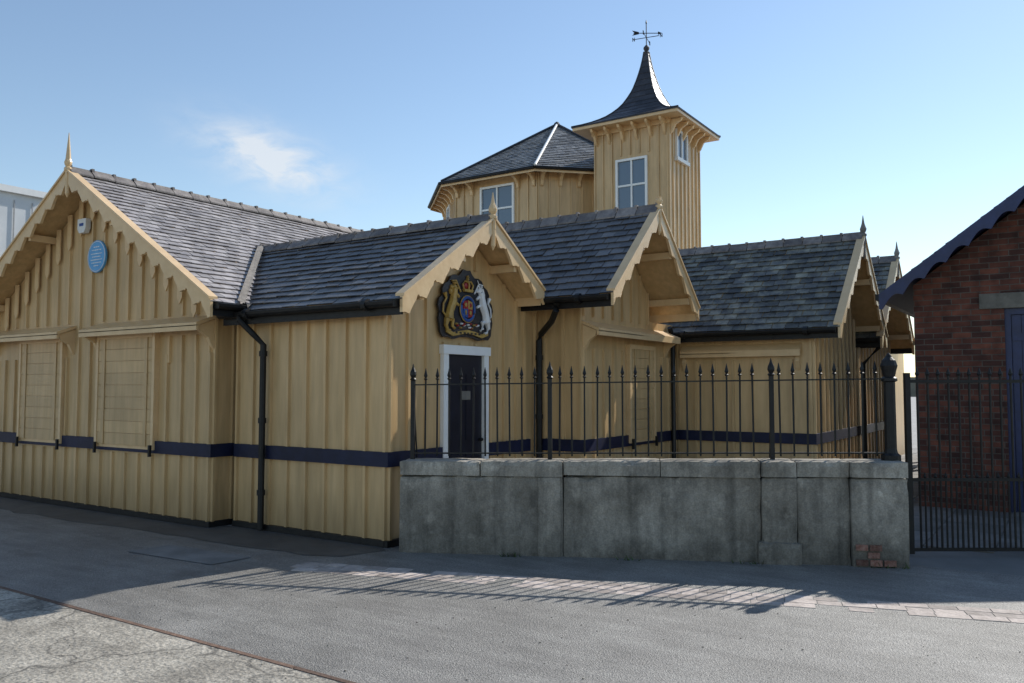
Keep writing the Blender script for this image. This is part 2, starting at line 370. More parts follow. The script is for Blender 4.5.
# ---- left wing
mb=MB()
M1=Rz(-10.77,6.05,0)
sA=(.28,1.47); sB=(-1.73,-.66)
G,_,_=wing(mb,M1,2.56,3.0,2.55,4.41,.36,8.0,'slate_left',rowh=.125,sw=.17,
   gex=[(sA[0]-.06,sA[1]+.06,.78,2.3),(sB[0]-.06,sB[1]+.06,.78,2.3),(.14,2.56,2.0,2.46),(-2.56,-.4,2.0,2.46)],
   batt=('g','r'),fin=.50)
battens(mb,G,1.72,2.54,lambda u:2.22,z0=1.9,sp=.28); 
hood(mb,G,.14,2.60,2.44); hood(mb,G,-2.6,-.40,2.44)
shutter(mb,G,*sA,.88,2.24); shutter(mb,G,*sB,.88,2.24)
for i in range(-8,9):
    x=i*.28; zt=4.41-.62*abs(x)-.1
    if zt>2.8:
        mb.prism([(x-.05,-.034,zt-.42),(x,-.034,zt-.5),(x+.05,-.034,zt-.42),(x+.05,-.034,zt),(x-.05,-.034,zt)],(0,-.014,0),'tan_trim')
mb.M=Matrix.Identity(4)
vb=Vector((-7.68,6.02,2.53)); vt=Vector((-9.24,7.56,3.52))
mb.add([vb+Vector((.05,0,.01)),vb+Vector((-.06,-.01,.05)),vt+Vector((-.06,-.01,.06)),vt+Vector((.05,0,.03))],[(0,1,2,3)],'valley_mortar')
mb.obj('left_wing',BLD)

# ---- door wing
mb=MB(); M2=Rz(-5.72,7.58,H90)
door=(-.45,.40,0,2.08)
wing(mb,M2,1.29,1.50,2.47,3.48,.36,4.4,'slate',gex=[door,(-.5,.52,2.1,2.95)],fin=.30,batt=('g','l'),tipR=1.06,valley=(2.35,3.95),gutters=(-1,))
mb.box((-.45,-.05,0),(-.36,.0,2.05),'white_paint'); mb.box((.31,-.05,0),(.40,0,2.05),'white_paint'); mb.box((-.47,-.065,1.97),(.42,-.0005,2.07),'white_paint')
mb.box((-.358,-.012,0),(.308,.002,1.968),'door_paint')
for (a,b_) in ((-.3,-.05),(.0,.25)):
    for (c,d) in ((.2,.85),(1.0,1.75)):
        mb.box((a,-.02,c),(b_,-.0125,d),'door_paint')
mb.box((-.12,-.026,1.46),(.07,-.0205,1.56),'stone_lintel'); mb.ball((.26,-.04,1.0),(.022,.03,.022),'black_iron')
mb.box((1.061,.0,0),(1.54,.1,2.63),'tan_paint'); 
battens(mb,lambda u,o,z:(u,-o,z),1.20,1.50,lambda u:2.6,sp=.25)
mb.M=Matrix.Identity(4)
pipe(mb,[(-7.72,6.02,2.42),(-7.72,6.02,2.36),(-7.60,6.12,2.2),(-7.52,6.20,2.08),(-7.52,6.20,0.02)])
for z in (.4,1.2,1.95): mb.tube([(-7.52,6.20,z),(-7.52,6.20,z+.06)],.046,'black_iron',10)
pipe(mb,[(-5.15,8.66,2.62),(-5.15,8.66,2.54),(-5.3,8.8,2.42),(-5.58,9.0,2.28),(-5.62,9.02,2.2),(-5.62,9.02,.02)],.04)
for z in (.4,1.2,1.95): mb.tube([(-5.62,9.02,z),(-5.62,9.02,z+.06)],.05,'black_iron',10)
mb.obj('door_wing',BLD)

# ---- middle wing
mb=MB(); M3=Rz(-5.04,10.08,H90)
G,_,_=wing(mb,M3,.97,1.33,2.72,3.94,.60,5.5,'slate',gex=[(-.97,.97,2.1,2.5),(.25,.97,.84,2.3)],fin=.14,batt=('g','l'),gutters=(-1,))
mb.box((.971,.0,0),(2.0,.1,2.55),'tan_paint'); battens(mb,G,1.15,1.95,lambda u:2.5,excl=[(-1,2,2.05,2.5)],sp=.27); band(mb,G,1.012,2.0); plinth(mb,G,1.02,2.0)
hood(mb,G,-.98,1.62,2.44,.24)
shutter(mb,G,.30,1.05,.88,2.15)
pipe(mb,[(1.60,-.075,2.5),(1.72,-.075,2.35),(1.72,-.075,.02)],.035)
mb.obj('middle_wing',BLD)

# ---- right wings
mb=MB(); M4=Rz(-2.99,13.6,H90)
_,Lf4,_=wing(mb,M4,1.5,1.72,2.44,3.92,.40,4.6,'slate_mossy',fin=.32,finmt='grey_wood',batt=('g','l'),frex=[(.15,1.95,2.0,2.26)])
hood(mb,Lf4,.15,1.95,2.24,.1)
mb.M=Matrix.Identity(4)
pipe(mb,[(-2.62,15.1,2.4),(-2.62,15.1,2.3),(-2.9,15.1,2.0),(-2.9,15.1,.02)],.04)
mb.obj('right_wing',BLD)
mb=MB(); M5=Rz(-2.99,16.64,H90)
wing(mb,M5,1.5,1.70,2.44,3.96,.40,4.6,'slate_mossy',fin=.32,finmt='grey_wood',batt=('g',))
mb.M=Matrix.Identity(4)
for y in (18.3,19.8,21.3):
    mb.box((-2.35,y,0),(-2.23,y+.12,2.3),'tan_trim'); mb.prism([(-2.23,y+.03,1.9),(-2.23,y+.03,2.3),(-1.9,y+.03,2.3)],(0,.06,0),'tan_trim')
mb.box((-2.34,18.42,.95),(-2.26,21.3,1.03),'tan_trim')
mb.prism([(-3.6,18.2,2.9),(-1.9,18.2,2.3),(-1.9,18.2,2.22),(-3.6,18.2,2.82)],(0,3.5,0),'tan_paint')
mb.box((-3.4,18.2,0),(-3.3,22,2.7),'tan_paint')
mb.obj('far_wing',BLD)

# ---- octagonal hall
def window(mb,F,u0,u1,z0,z1,nx,nz,split=True):
    def bx(a,b,c,d,o0,o1,mt='white_paint'): mb.prism([F(a,o0,c),F(b,o0,c),F(b,o1,c),F(a,o1,c)],Vector((0,0,d-c)),mt)
    bx(u0,u1,z0,z1,.004,.012,'window_glass')
    w=.06
    bx(u0-w,u0,z0-w,z1+w,0,.06); bx(u1,u1+w,z0-w,z1+w,0,.06); bx(u0,u1,z1,z1+w,0,.058); bx(u0-.1,u1+.1,z0-w-.03,z0,.0,.09)
    for i in range(1,nx):
        u=u0+(u1-u0)*i/nx; bx(u-.022,u+.022,z0,z1,.013,.045)
    for i in range(1,nz):
        z=z0+(z1-z0)*i/nz; t=.025 if (nz%2==0 and i==nz//2) else .013
        bx(u0,u1,z-t,z+t,.0132,.04)
mb=MB(); C=Vector((-12.80,21.60,0)); aw=3.3; at_=3.72; ez=7.30; rz=9.62
for k in range(8):
    ang=-H90+k*math.pi/4
    n=Vector((math.cos(ang),math.sin(ang),0)); t=Vector((-n.y,n.x,0))
    hs=aw*math.tan(math.pi/8); he=at_*math.tan(math.pi/8)
    P=lambda u,o,z,n=n,t=t:C+n*(aw+o)+t*u+Vector((0,0,z))
    mb.add([P(-hs,0,0),P(hs,0,0),P(hs,0,ez),P(-hs,0,ez)],[(0,1,2,3)],'tan_paint',.5)
    if k in (0,1,7,2):
        ex=[]
        if k==0: ex=[(-.52,.62,5.8,7.25)]
        if k==7: ex=[(-.4,.4,5.8,7.1)]
        battens(mb,P,-hs,hs,lambda u:ez-.05,ex,z0=3,sp=.3)
        if k==0: window(mb,P,-.42,.58,5.85,7.02,2,2)
        if k==7: window(mb,P,-.3,.3,6.0,6.9,1,2)
        for i in range(6):
            u=-hs+.1+(2*hs-.2)*i/5
            if k==0 and -.55<u<.6: 
                continue
            pts=[P(u-.04,0,ez-.04),P(u-.04,.36,ez-.04),P(u-.04,.34,ez-.12),P(u-.04,.20,ez-.16),P(u-.04,.09,ez-.27),P(u-.04,.06,ez-.38),P(u-.04,0,ez-.42)]
            mb.prism(pts,t*.08,'tan_trim')
    a=C+n*at_-t*he+Vector((0,0,ez)); b2=C+n*at_+t*he+Vector((0,0,ez)); ap=C+Vector((0,0,rz))
    mb.add([a,b2,ap],[(0,1,2)],'slate',.3)
    mb.add([P(-hs,0,ez-.03),P(hs,0,ez-.03),b2-Vector((0,0,.03)),a-Vector((0,0,.03))],[(0,1,2,3)],'tan_paint')
    mb.add([a+n*.005-Vector((0,0,.13)),b2+n*.005-Vector((0,0,.13)),b2+n*.005,a+n*.005],[(0,1,2,3)],'tan_trim')
    mb.tube([a+n*.05-Vector((0,0,.03)),b2+n*.05-Vector((0,0,.03))],.045,'black_iron',8)
    V=(ap-(a+b2)/2); vl=V.length
    slates(mb,a,t,V,lambda v:he*v/vl,lambda v:2*he-he*v/vl,vl,.17,.22,'slate_grey')
    mb.tube([a+Vector((0,0,.04)),ap+Vector((0,0,.05))],.035,'white_paint' if k in (1,) else 'lead',8)
mb.lathe(C+Vector((0,0,rz)),[(.12,0),(.08,.08),(.03,.12)],'lead',8)
mb.obj('octagonal_hall',BLD)

# ---- lookout tower
mb=MB(); tx0,tx1,ty0,ty1=-10.02,-7.97,18.80,20.85; tz=8.24
mb.box((tx0,ty0,0),(tx1,ty1,tz),'tan_paint',.5)
F=lambda u,o,z:(u,ty0-o,z); battens(mb,F,tx0,tx1,lambda u:tz-.02,[(-9.40,-8.50,5.98,7.46)],z0=3,sp=.255)
window(mb,F,-9.33,-8.58,6.05,7.30,2,2)
F2=lambda u,o,z:(tx1+o,u,z); battens(mb,F2,ty0,ty1,lambda u:tz-.02,[(19.2,19.95,7.25,8.1)],z0=3,sp=.255)
window(mb,F2,19.28,19.88,7.34,8.0,2,1)
mb.box((tx0-.05,ty0-.05,tz-.16),(tx1+.05,ty1+.05,tz-.03),'tan_trim')
for i in range(6):
    for Fq,w0 in ((F,tx0),(F2,ty0)):
        uu=w0+.08+(2.05-.16)*i/5
        pts=[Fq(uu-.03,0,tz-.05),Fq(uu-.03,.34,tz-.05),Fq(uu-.03,.31,tz-.12),Fq(uu-.03,.16,tz-.2),Fq(uu-.03,.08,tz-.36),Fq(uu-.03,0,tz-.44)]
        mb.prism(pts,Vector(Fq(.06,0,0))-Vector(Fq(0,0,0)),'tan_trim')
cx_,cy_=(tx0+tx1)/2,(ty0+ty1)/2
e=1.44
mb.box((cx_-e,cy_-e,tz-.04),(cx_+e,cy_+e,tz+.03),'tan_trim')
mb.box((cx_-e-.02,cy_-e-.02,tz+.031),(cx_+e+.02,cy_+e+.02,tz+.06),'lead')
prof=[(1.46,.06),(1.27,.13),(1.09,.21),(.93,.30),(.80,.39),(.68,.50),(.57,.62),(.47,.76),(.385,.92),(.31,1.08),(.25,1.25),(.20,1.42),(.155,1.6),(.115,1.78),(.085,1.95),(.06,2.12),(.05,2.2)]
for i in range(len(prof)-1):
    r0,z0=prof[i]; r1,z1=prof[i+1]
    r0+=.012
    vs=[(cx_+sx*r,cy_+sy*r,tz+z) for r,z in ((r0,z0),(r1,z1),(r0-.012,z0-.012)) for sx,sy in ((-1,-1),(1,-1),(1,1),(-1,1))]
    for k in range(4):
        a0=Vector(vs[k]);a1=Vector(vs[(k+1)%4]);b0=Vector(vs[4+k]);b1=Vector(vs[4+(k+1)%4])
        ns=max(1,int(2*r0/.2))
        for j in range(ns):
            s0,s1=j/ns,(j+1)/ns
            mb.add([a0.lerp(a1,s0),a0.lerp(a1,s1),b0.lerp(b1,s1),b0.lerp(b1,s0)],[(0,1,2,3)],'lead')
    mb.add(vs[8:12]+vs[0:4],[(0,1,5,4),(1,2,6,5),(2,3,7,6),(3,0,4,7)],'lead')
for sx,sy in ((-1,-1),(1,-1),(1,1),(-1,1)):
    mb.tube([(cx_+sx*r,cy_+sy*r,tz+z+.01) for r,z in prof],.02,'lead',6)
mb.lathe((cx_,cy_,tz+2.15),[(.07,0),(.09,.04),(.05,.08),(.08,.14),(.08,.18),(.03,.24)],'lead',10)
mb.obj('lookout_tower',BLD)
VZ=tz+2.30
mb=MB()
mb.tube([(cx_,cy_,VZ-.05),(cx_,cy_,VZ+.7)],.012,'black_iron',6,None)
mb.lathe((cx_,cy_,VZ+.66),[(.01,0),(.022,.04),(.004,.12)],'black_iron',6)
for a_ in (0.2,0.2+H90):
    d=Vector((math.cos(a_),math.sin(a_),0)); mb.tube([Vector((cx_,cy_,VZ+.30))-d*.34,Vector((cx_,cy_,VZ+.30))+d*.34],.009,'black_iron',6)
    for s_ in (-1,1):
        p=Vector((cx_,cy_,VZ+.30))+d*.37*s_
        mb.tube([p+Vector((0,0,-.05)),p+Vector((0,0,.05))],.009,'black_iron',4); mb.tube([p+Vector((0,0,.05)),p+d*.05+Vector((0,0,-.05))],.009,'black_iron',4); mb.tube([p+d*.05+Vector((0,0,-.05)),p+d*.05+Vector((0,0,.05))],.009,'black_iron',4)
d=Vector((.83,.55,0)); c0=Vector((cx_,cy_,VZ+.42))
mb.tube([c0-d*.34,c0+d*.34],.010,'black_iron',6)
mb.prism([c0+d*.42,c0+d*.31+Vector((0,0,.045)),c0+d*.31-Vector((0,0,.045))],(0.005,-.005,0),'black_iron')
mb.prism([c0-d*.38+Vector((0,0,.07)),c0-d*.20+Vector((0,0,.03)),c0-d*.20-Vector((0,0,.03)),c0-d*.38-Vector((0,0,.07)),c0-d*.31],(0.005,-.005,0),'black_iron')
mb.obj('weather_vane')

# ------------------------------------------------------------ royal coat of arms
mb=MB(); mb.M=Matrix.Translation((-5.72,7.53,2.52))@Matrix.Rotation(H90,4,'Z')@Matrix.Scale(1.08,4,(1,0,0))@Matrix.Scale(1.02,4,(0,0,1))
half=[(0,.40),(.06,.41),(.10,.36),(.14,.33),(.21,.335),(.27,.31),(.31,.25),(.37,.22),(.41,.16),(.40,.10),(.46,.05),(.48,-.02),(.45,-.09),(.47,-.16),(.45,-.24),(.44,-.31),(.39,-.36),(.30,-.355),(.22,-.375),(.12,-.35),(.0,-.34)]
out=[(x,-.034,z) for x,z in half]+[(-x,-.034,z) for x,z in reversed(half[1:-1])]
mb.prism(out,(0,-.026,0),'arms_black')
y0=-.062
def el(x,z,rx,rz,mt,ry=.03,yy=y0): mb.ball((x,yy,z),(rx,ry,rz),mt,10,7)
ring=[(.115*math.cos(t),y0-.012,-.03+.13*math.sin(t)) for t in [2*math.pi*i/24 for i in range(25)]]
mb.tube(ring,.018,'arms_blue',6); mb.tube([(p[0]*1.16,p[1],(p[2]+.03)*1.16-.03) for p in ring],.006,'gold',5)
for (sx,sz,mt) in ((-1,1,'arms_red'),(1,1,'gold'),(-1,-1,'arms_blue'),(1,-1,'arms_red')):
    mb.prism([(0,y0,-.03),(sx*.08,y0,-.03),(sx*.075,y0,-.03+sz*.08),(0,y0,-.03+sz*.10)],(0,-.018,0),mt)
el(-.04,.015,.02,.025,'gold',.012,y0-.02); el(.04,-.07,.02,.025,'gold',.012,y0-.02); el(.042,.015,.017,.025,'arms_red',.012,y0-.02); el(-.04,-.07,.012,.03,'gold',.012,y0-.02)
mb.prism([(-.07,y0,.16),(.07,y0,.16),(.08,y0,.19),(-.08,y0,.19)],(0,-.03,0),'gold')
for sx in (-1,1):
    mb.tube([(sx*.07,y0-.015,.19),(sx*.09,y0-.015,.24),(sx*.05,y0-.015,.28),(0,y0-.015,.27)],.011,'gold',6)
mb.tube([(0,y0-.025,.19),(0,y0-.035,.24),(0,y0-.02,.28)],.010,'gold',6)
el(0,.23,.06,.04,'arms_red',.02); el(0,.30,.016,.016,'gold'); mb.box((-.007,y0-.02,.31),(.007,y0,.345),'gold'); mb.box((-.017,y0-.02,.322),(.017,y0-.002,.333),'gold')
def beast(s,mt,mane):
    T=lambda pts:[(s*x,y0-.015,z) for x,z in pts]
    mb.tube(T([(.33,-.16),(.31,-.07),(.26,.03),(.245,.12)]),0,mt,8,[.055,.046,.05,.038])
    mb.tube(T([(.245,.11),(.23,.17)]),0,mt,8,[.042,.036])
    el(s*.22,.195,.038,.032,mt); el(s*.185,.185,.028,.017,mt)
    mb.tube(T([(.25,.09),(.19,.12),(.155,.09)]),0,mt,6,[.025,.018,.015]); mb.tube(T([(.27,.02),(.20,.02),(.16,.0)]),0,mt,6,[.024,.017,.014])
    mb.tube(T([(.32,-.15),(.26,-.17),(.265,-.24),(.225,-.26)]),0,mt,6,[.04,.026,.018,.015]); mb.tube(T([(.35,-.16),(.37,-.23),(.34,-.28),(.30,-.285)]),0,mt,6,[.036,.024,.016,.015])
    mb.tube(T([(.36,-.14),(.42,-.09),(.41,.0),(.365,.06),(.39,.12)]),0,mt,6,[.012,.010,.010,.011,.024])
    if mane:
        for a_ in range(7): el(s*(.25+.038*math.cos(a_)),.15+.05*math.sin(a_),.022,.026,mt,.03)
        el(s*.22,.24,.03,.018,'gold'); 
    else:
        mb.tube(T([(.21,.22),(.17,.31)]),0,mt,5,[.009,.003]); mb.tube(T([(.26,.22),(.285,.15),(.29,.07)]),0,mt,6,[.013,.016,.009])
        el(s*.245,.235,.009,.02,mt)
beast(-1,'gold',True); beast(1,'arms_white',False)
sc=[(-.36,-.29),(-.25,-.325),(-.12,-.30),(0,-.285),(.12,-.30),(.25,-.325),(.36,-.29)]
mb.strip([(x,y0,z+.022) for x,z in sc],[(x,y0,z-.018) for x,z in sc],(0,-.02,0),'gold')
for x in (-.2,-.13,-.06,.0,.06,.13,.2): mb.box((x-.018,y0-.024,-.312),(x+.014,y0-.0205,-.292),'arms_black')
for i in range(16):
    x=random.uniform(-.2,.2); el(x,random.uniform(-.25,-.19),.018,.012,random.choice(['gold','arms_white','arms_red','arms_white']))
for s_ in (-1,1):
    mb.tube([(s_*.12,y0-.01,.15),(s_*.20,y0-.01,.27),(s_*.27,y0-.01,.26),(s_*.25,y0-.01,.235)],.010,'gold' if s_<0 else 'arms_white',5)
mb.obj('royal_coat_of_arms',smooth=False)

mb=MB(); mb.M=Matrix.Translation((-10.62,6.05,3.33))
mb.tube([(0,-.03,0),(0,-.055,0)],.215,'plaque_blue',32)
mb.tube([(.2*math.cos(t),-.057,.2*math.sin(t)) for t in [2*math.pi*i/32 for i in range(33)]],.005,'arms_white',5)
for i,(z,w) in enumerate(((.12,.07),(.08,.11),(.03,.13),(-.01,.10),(-.05,.13),(-.09,.11),(-.13,.06))):
    x=-w
    while x<w: 
        l=random.uniform(.015,.04); mb.box((x,-.059,z),(min(x+l,w),-.0555,z+.012),'arms_white'); x+=l+.012
mb.obj('blue_plaque')
mb=MB(); mb.M=Matrix.Translation((-10.93,6.05,3.78))
mb.prism([(-.10,-.03,-.05),(-.06,-.03,-.11),(.06,-.03,-.11),(.10,-.03,-.05),(.10,-.03,.08),(-.10,-.03,.08)],(0,-.07,0),'plastic_white')
mb.box((-.05,-.104,-.02),(.05,-.1005,.02),'arms_blue')
mb.obj('burglar_alarm_box',bevel=.01)

# ------------------------------------------------------------ boundary wall
W0=Vector((-5.45,6.16,0)); wd=Vector((.904,.427,0)).normalized(); wn=Vector((wd.y,-wd.x,0))
MW=Matrix(((wd.x,-wn.x,0,W0.x),(wd.y,-wn.y,0,W0.y),(0,0,1,0),(0,0,0,1)))
from mathutils import noise
def rough_block(mb,x0,x1,y0,y1,z0,z1f,mt,amp=.010,step=.045):
    nx=max(2,int((x1-x0)/step)); ny=max(2,int((y1-y0)/step)); zt=z1f((x0+x1)/2); nz=max(2,int((zt-z0)/step))
    idx={}; vs=[]; fs=[]
    def vid(i,j,k):
        if (i,j,k) not in idx:
            x=x0+(x1-x0)*i/nx;y=y0+(y1-y0)*j/ny;z=z0+(z1f(x)-z0)*k/nz
            p=Vector((x,y,z)); 
            edge=(i in(0,nx))+(j in(0,ny))+(k==nz)
            q=noise.noise_vector(p*3.0)*amp+noise.noise_vector(p*14)*amp*.5
            if i in (0,nx): q.x*=.3
            if k==0: q.z=0
            p=p+q
            if edge>=2: 
                b=.006+.025*max(0,noise.noise(p*6))
                if i in(0,nx): p.x+= (b if i==0 else -b)*.5
                if j in(0,ny): p.y+= b if j==0 else -b
                if k==nz: p.z-=b
            idx[(i,j,k)]=len(vs); vs.append(p)
        return idx[(i,j,k)]
    for i in range(nx):
        for k in range(nz):
            fs.append((vid(i,0,k),vid(i+1,0,k),vid(i+1,0,k+1),vid(i,0,k+1))); fs.append((vid(i,ny,k),vid(i+1,ny,k),vid(i+1,ny,k+1),vid(i,ny,k+1)))
    for j in range(ny):
        for k in range(nz):
            fs.append((vid(0,j,k),vid(0,j+1,k),vid(0,j+1,k+1),vid(0,j,k+1))); fs.append((vid(nx,j,k),vid(nx,j+1,k),vid(nx,j+1,k+1),vid(nx,j,k+1)))
    for i in range(nx):
        for j in range(ny): fs.append((vid(i,j,nz),vid(i+1,j,nz),vid(i+1,j+1,nz),vid(i,j+1,nz)))
    mb.add(vs,fs,mt,.5)
wt=lambda x:.885+.012*x
mb=MB(); mb.M=MW
for (a,b_,f,cf) in ((0,1.60,.012,.0),(1.601,3.42,.022,.006),(3.421,3.73,-.012,-.022),(3.731,4.19,.010,-.002),(4.192,4.68,-.032,-.045)):
    rough_block(mb,a,b_,f,.36,0,lambda x:wt(x)-.145,'wall_render')
    n=max(1,round((b_-a)/.9))
    for i in range(n):
        c0_=a+(b_-a)*i/n; c1_=a+(b_-a)*(i+1)/n
        rough_block(mb,c0_+.001,c1_-.001,cf,.375,wt((a+b_)/2)-.143,wt,'wall_coping',.006)
rough_block(mb,1.36,1.58,-.006,.3,.0,lambda x:wt(x)-.15,'wall_coping',.006)
rough_block(mb,3.38,3.76,-.045,.1,.0,lambda x:.20,'wall_render',.012)
for r in range(3):
    x=4.22+(.1 if r%2 else 0); 
    while x<4.46-(.05*r):
        mb.box((x,-.046-random.uniform(0,.008),.02+r*.066+random.uniform(-.004,.004)),(x+.10,.02,.07+r*.066),'brick_single'); x+=.118
mb.obj('boundary_wall')

# ------------------------------------------------------------ railings
mb=MB(); mb.M=MW
yy=.19
zt=lambda s:1.625+.012*s
def rail(z0,s0,s1,h=.013,w=.022):
    mb.prism([(s0,yy-w,z0(s0)-h/2),(s0,yy+w,z0(s0)-h/2),(s0,yy+w,z0(s0)+h/2),(s0,yy-w,z0(s0)+h/2)],(s1-s0,0,z0(s1)-z0(s0)),'black_iron')
rail(zt,.08,4.55); rail(lambda s:wt(s)+.06,.08,4.55)
posts=[.085,1.46,3.55]
s=.085+.125
while s<4.5:
    if all(abs(s-p)>.06 for p in posts):
        jx=random.uniform(-.007,.007)
        mb.tube([(s,yy,wt(s)+.03),(s+jx,yy,zt(s)+.05)],.0095,'black_iron',6)
        mb.lathe((s+jx,yy,zt(s)+.045),[(.010,0),(.022,.012),(.010,.022),(.020,.045),(.013,.07),(.002,.12)],'black_iron',6)
    s+=.122
for p in posts:
    mb.box((p-.02,yy-.02,wt(p)-.02),(p+.02,yy+.02,zt(p)+.04),'black_iron')
    mb.lathe((p,yy,zt(p)+.04),[(.022,0),(.034,.015),(.02,.03),(.034,.06),(.03,.09),(.012,.13),(.003,.17)],'black_iron',8)
    mb.tube([(p,yy+.02,zt(p)-.1),(p,yy+.17,wt(p)-.02)],.008,'black_iron',6)
mb.obj('iron_railing_fence')
mb=MB(); mb.M=MW
def bigpost(mb,p,yy,z0,h,r=1):
    mb.lathe((p,yy,z0),[(a*r,b) for a,b in [(.085,0),(.085,.06),(.06,.08),(.052,.12),(.050,h-.27),(.07,h-.26),(.07,h-.235),(.05,h-.22),(.062,h-.17),(.075,h-.12),(.06,h-.07),(.03,h-.04),(.02,h-.02),(.004,h)]],'black_iron',14)
bigpost(mb,4.60,.19,.92,1.0)
mb.obj('iron_gate_post')

# ------------------------------------------------------------ gate
Fd=Vector((-math.sin(A),math.cos(A),0)); Rd=Vector((math.cos(A),math.sin(A),0))
g0=Rd*3.80+Fd*8.0
MG=Matrix(((Rd.x,Fd.x,0,g0.x),(Rd.y,Fd.y,0,g0.y),(0,0,1,0),(0,0,0,1)))
mb=MB(); mb.M=MG
W=2.16
for z in (.06,.72,1.66):
    mb.box((0,-.014,z-.015),(W,.014,z+.015),'black_iron')
mb.box((-.024,-.024,.02),(.024,.024,1.74),'black_iron'); mb.box((W-.024,-.024,.02),(W+.024,.024,1.74),'black_iron')
x=.10
while x<W-.05:
    mb.tube([(x,0,.05),(x,0,1.72)],.0105,'black_iron',6); mb.lathe((x,0,1.71),[(.011,0),(.020,.02),(.003,.08)],'black_iron',6)
    if x+.05<W-.05:
        mb.tube([(x+.05,0,.05),(x+.05,0,.74)],.009,'black_iron',6); mb.lathe((x+.05,0,.73),[(.009,0),(.016,.02),(.002,.06)],'black_iron',6)
    x+=.10
mb.obj('iron_gate')
mb=MB(); mb.M=Matrix.Translation(Rd*6.04+Fd*8.0)
bigpost(mb,0,0,0,1.95)
mb.obj('iron_gate_post')

# ------------------------------------------------------------ brick outbuilding
BR=empty('brick_outbuilding')
mb=MB(); bx0,bx1,by=-1.72,1.52,12.40; pk=-.1
br=lambda x:4.30-.737*abs(x-pk)
d0,d1,dz=-.66,.46,2.62
mb.prism([(bx0,by,0),(d0,by,0),(d0,by,br(d0)-.12),(bx0,by,br(bx0)-.12)],(0,.22,0),'brickwork')
mb.prism([(d1,by,0),(bx1,by,0),(bx1,by,br(bx1)-.12),(d1,by,br(d1)-.12)],(0,.22,0),'brickwork')
mb.prism([(d0,by,dz+.2),(d1,by,dz+.2),(d1,by,br(d1)-.12),(pk,by,br(pk)-.12),(d0,by,br(d0)-.12)],(0,.22,0),'brickwork')
mb.box((bx0,by+.22,0),(bx0+.22,by+6,br(bx0)-.12),'brickwork'); mb.box((bx1-.22,by+.22,0),(bx1,by+6,br(bx1)-.12),'brickwork')
mb.prism([(bx0,by+6,0),(bx1,by+6,0),(bx1,by+6,br(bx1)-.12),(pk,by+6,br(pk)-.12),(bx0,by+6,br(bx0)-.12)],(0,.2,0),'brickwork')
mb.obj('walls',BR)
mb=MB()
mb.box((d0-.28,by-.02,dz),(d1+.28,by+.2,dz+.2),'stone_lintel')
mb.obj('lintel',BR,bevel=.008)
mb=MB()
mb.box((d0,by+.04,0),(d0+.07,by+.12,dz),'blue_paint'); mb.box((d1-.07,by+.04,0),(d1,by+.12,dz),'blue_paint'); mb.box((d0+.07,by+.04,dz-.08),(d1-.07,by+.12,dz),'blue_paint')
mb.box((d0+.07,by+.111,.0),(d1-.07,by+.13,dz-.08),'black_iron')
x=d0+.075
while x<d1-.1: mb.box((x,by+.07,.02),(x+.105,by+.11,dz-.085),'blue_paint'); x+=.11
for z in (.4,1.3,2.2): mb.box((d0+.08,by+.055,z),(d1-.08,by+.069,z+.1),'blue_paint')
mb.obj('door',BR)
mb=MB()
oh=.35; tipx=1.95
for s_ in (-1,1):
    a=(pk,by-oh,4.30);b2=(pk+s_*tipx,by-oh,4.30-.737*tipx)
    mb.prism([a,b2,(b2[0],b2[1],b2[2]-.08),(a[0],a[1],a[2]-.08)],(0,6.6,0),'navy_paint')
    V=Vector((-s_*tipx,0,.737*tipx))
    slates(mb,(b2[0]+s_*.03,b2[1]-.03,b2[2]-.02),(0,1,0),V,lambda v:0,lambda v:6.6,V.length,.17,.23,'slate')
    top=[];bot=[];n=120
    for i in range(n+1):
        x=tipx*1.02*i/n; zt_=4.32-.737*x; t=x/.26*math.pi
        dd=.15+.09*(1-abs(math.cos(t)))
        top.append((pk+s_*x,by-oh-.004,zt_)); bot.append((pk+s_*x,by-oh-.004,zt_-dd))
    mb.strip(top,bot,(0,-.035,0),'blue_paint')
mb.box((pk-tipx-.09,by-oh,2.78),(pk-tipx+.0,by+6,2.86),'black_iron')
mb.obj('roof',BR)

# ------------------------------------------------------------ pale modern building far left
WB=empty('white_clad_building'); mb=MB()
mb.box((-30,-6,0),(-20,9.95,6.05),'clad_white'); mb.box((-30.1,-6.1,6.052),(-19.9,10.05,6.2),'white_paint')
for k in range(40): mb.box((-19.99,-5.9+k*.4,.3),(-19.97,-5.88+k*.4,5.9),'lead_light')
for y in (-2,1,4,7.6):
    F=lambda u,o,z:(-20+o,u,z); window(mb,F,y,y+1.3,4.1,5.2,2,1)
mb.obj('walls_and_roof',WB)

# ------------------------------------------------------------ ground surfaces
def sheet(name,pts,z,mt):
    mb=MB(); mb.add([(x,y,z) for x,y in pts],[tuple(range(len(pts)))],mt,.5); return mb.obj(name)
sheet('ground',[(-900,-900),(900,-900),(900,900),(-900,900)],0,'ground_tarmac')
sheet('road',[(-60,3.30),(60,3.30),(60,12.0),(-1.2,8.3),(-5.4,6.4),(-5.72,6.29),(-60,6.29)],.004,'asphalt')
sheet('concrete_apron',[(-60,-30),(60,-30),(60,3.30),(-60,3.30)],.008,'old_concrete')
pts=[]; x=-14.5
while x<-5.9: pts.append((x,5.42+random.uniform(-.05,.05)+.03*(x+10))); x+=.3
pts+=[(-5.75,5.7),(-5.6,6.15),(-5.74,6.24),(-8.15,6.22),(-8.2,5.99),(-14.5,5.99)]
sheet('tarmac_repair_strip',pts,.008,'tar_patch')
mb=MB()
x=-20
while x<8:
    l=random.uniform(.8,1.4); mb.box((x,3.295+random.uniform(-.004,.004),0),(x+l-.006,3.33,.012),'rust'); x+=l
mb.obj('dock_rail')
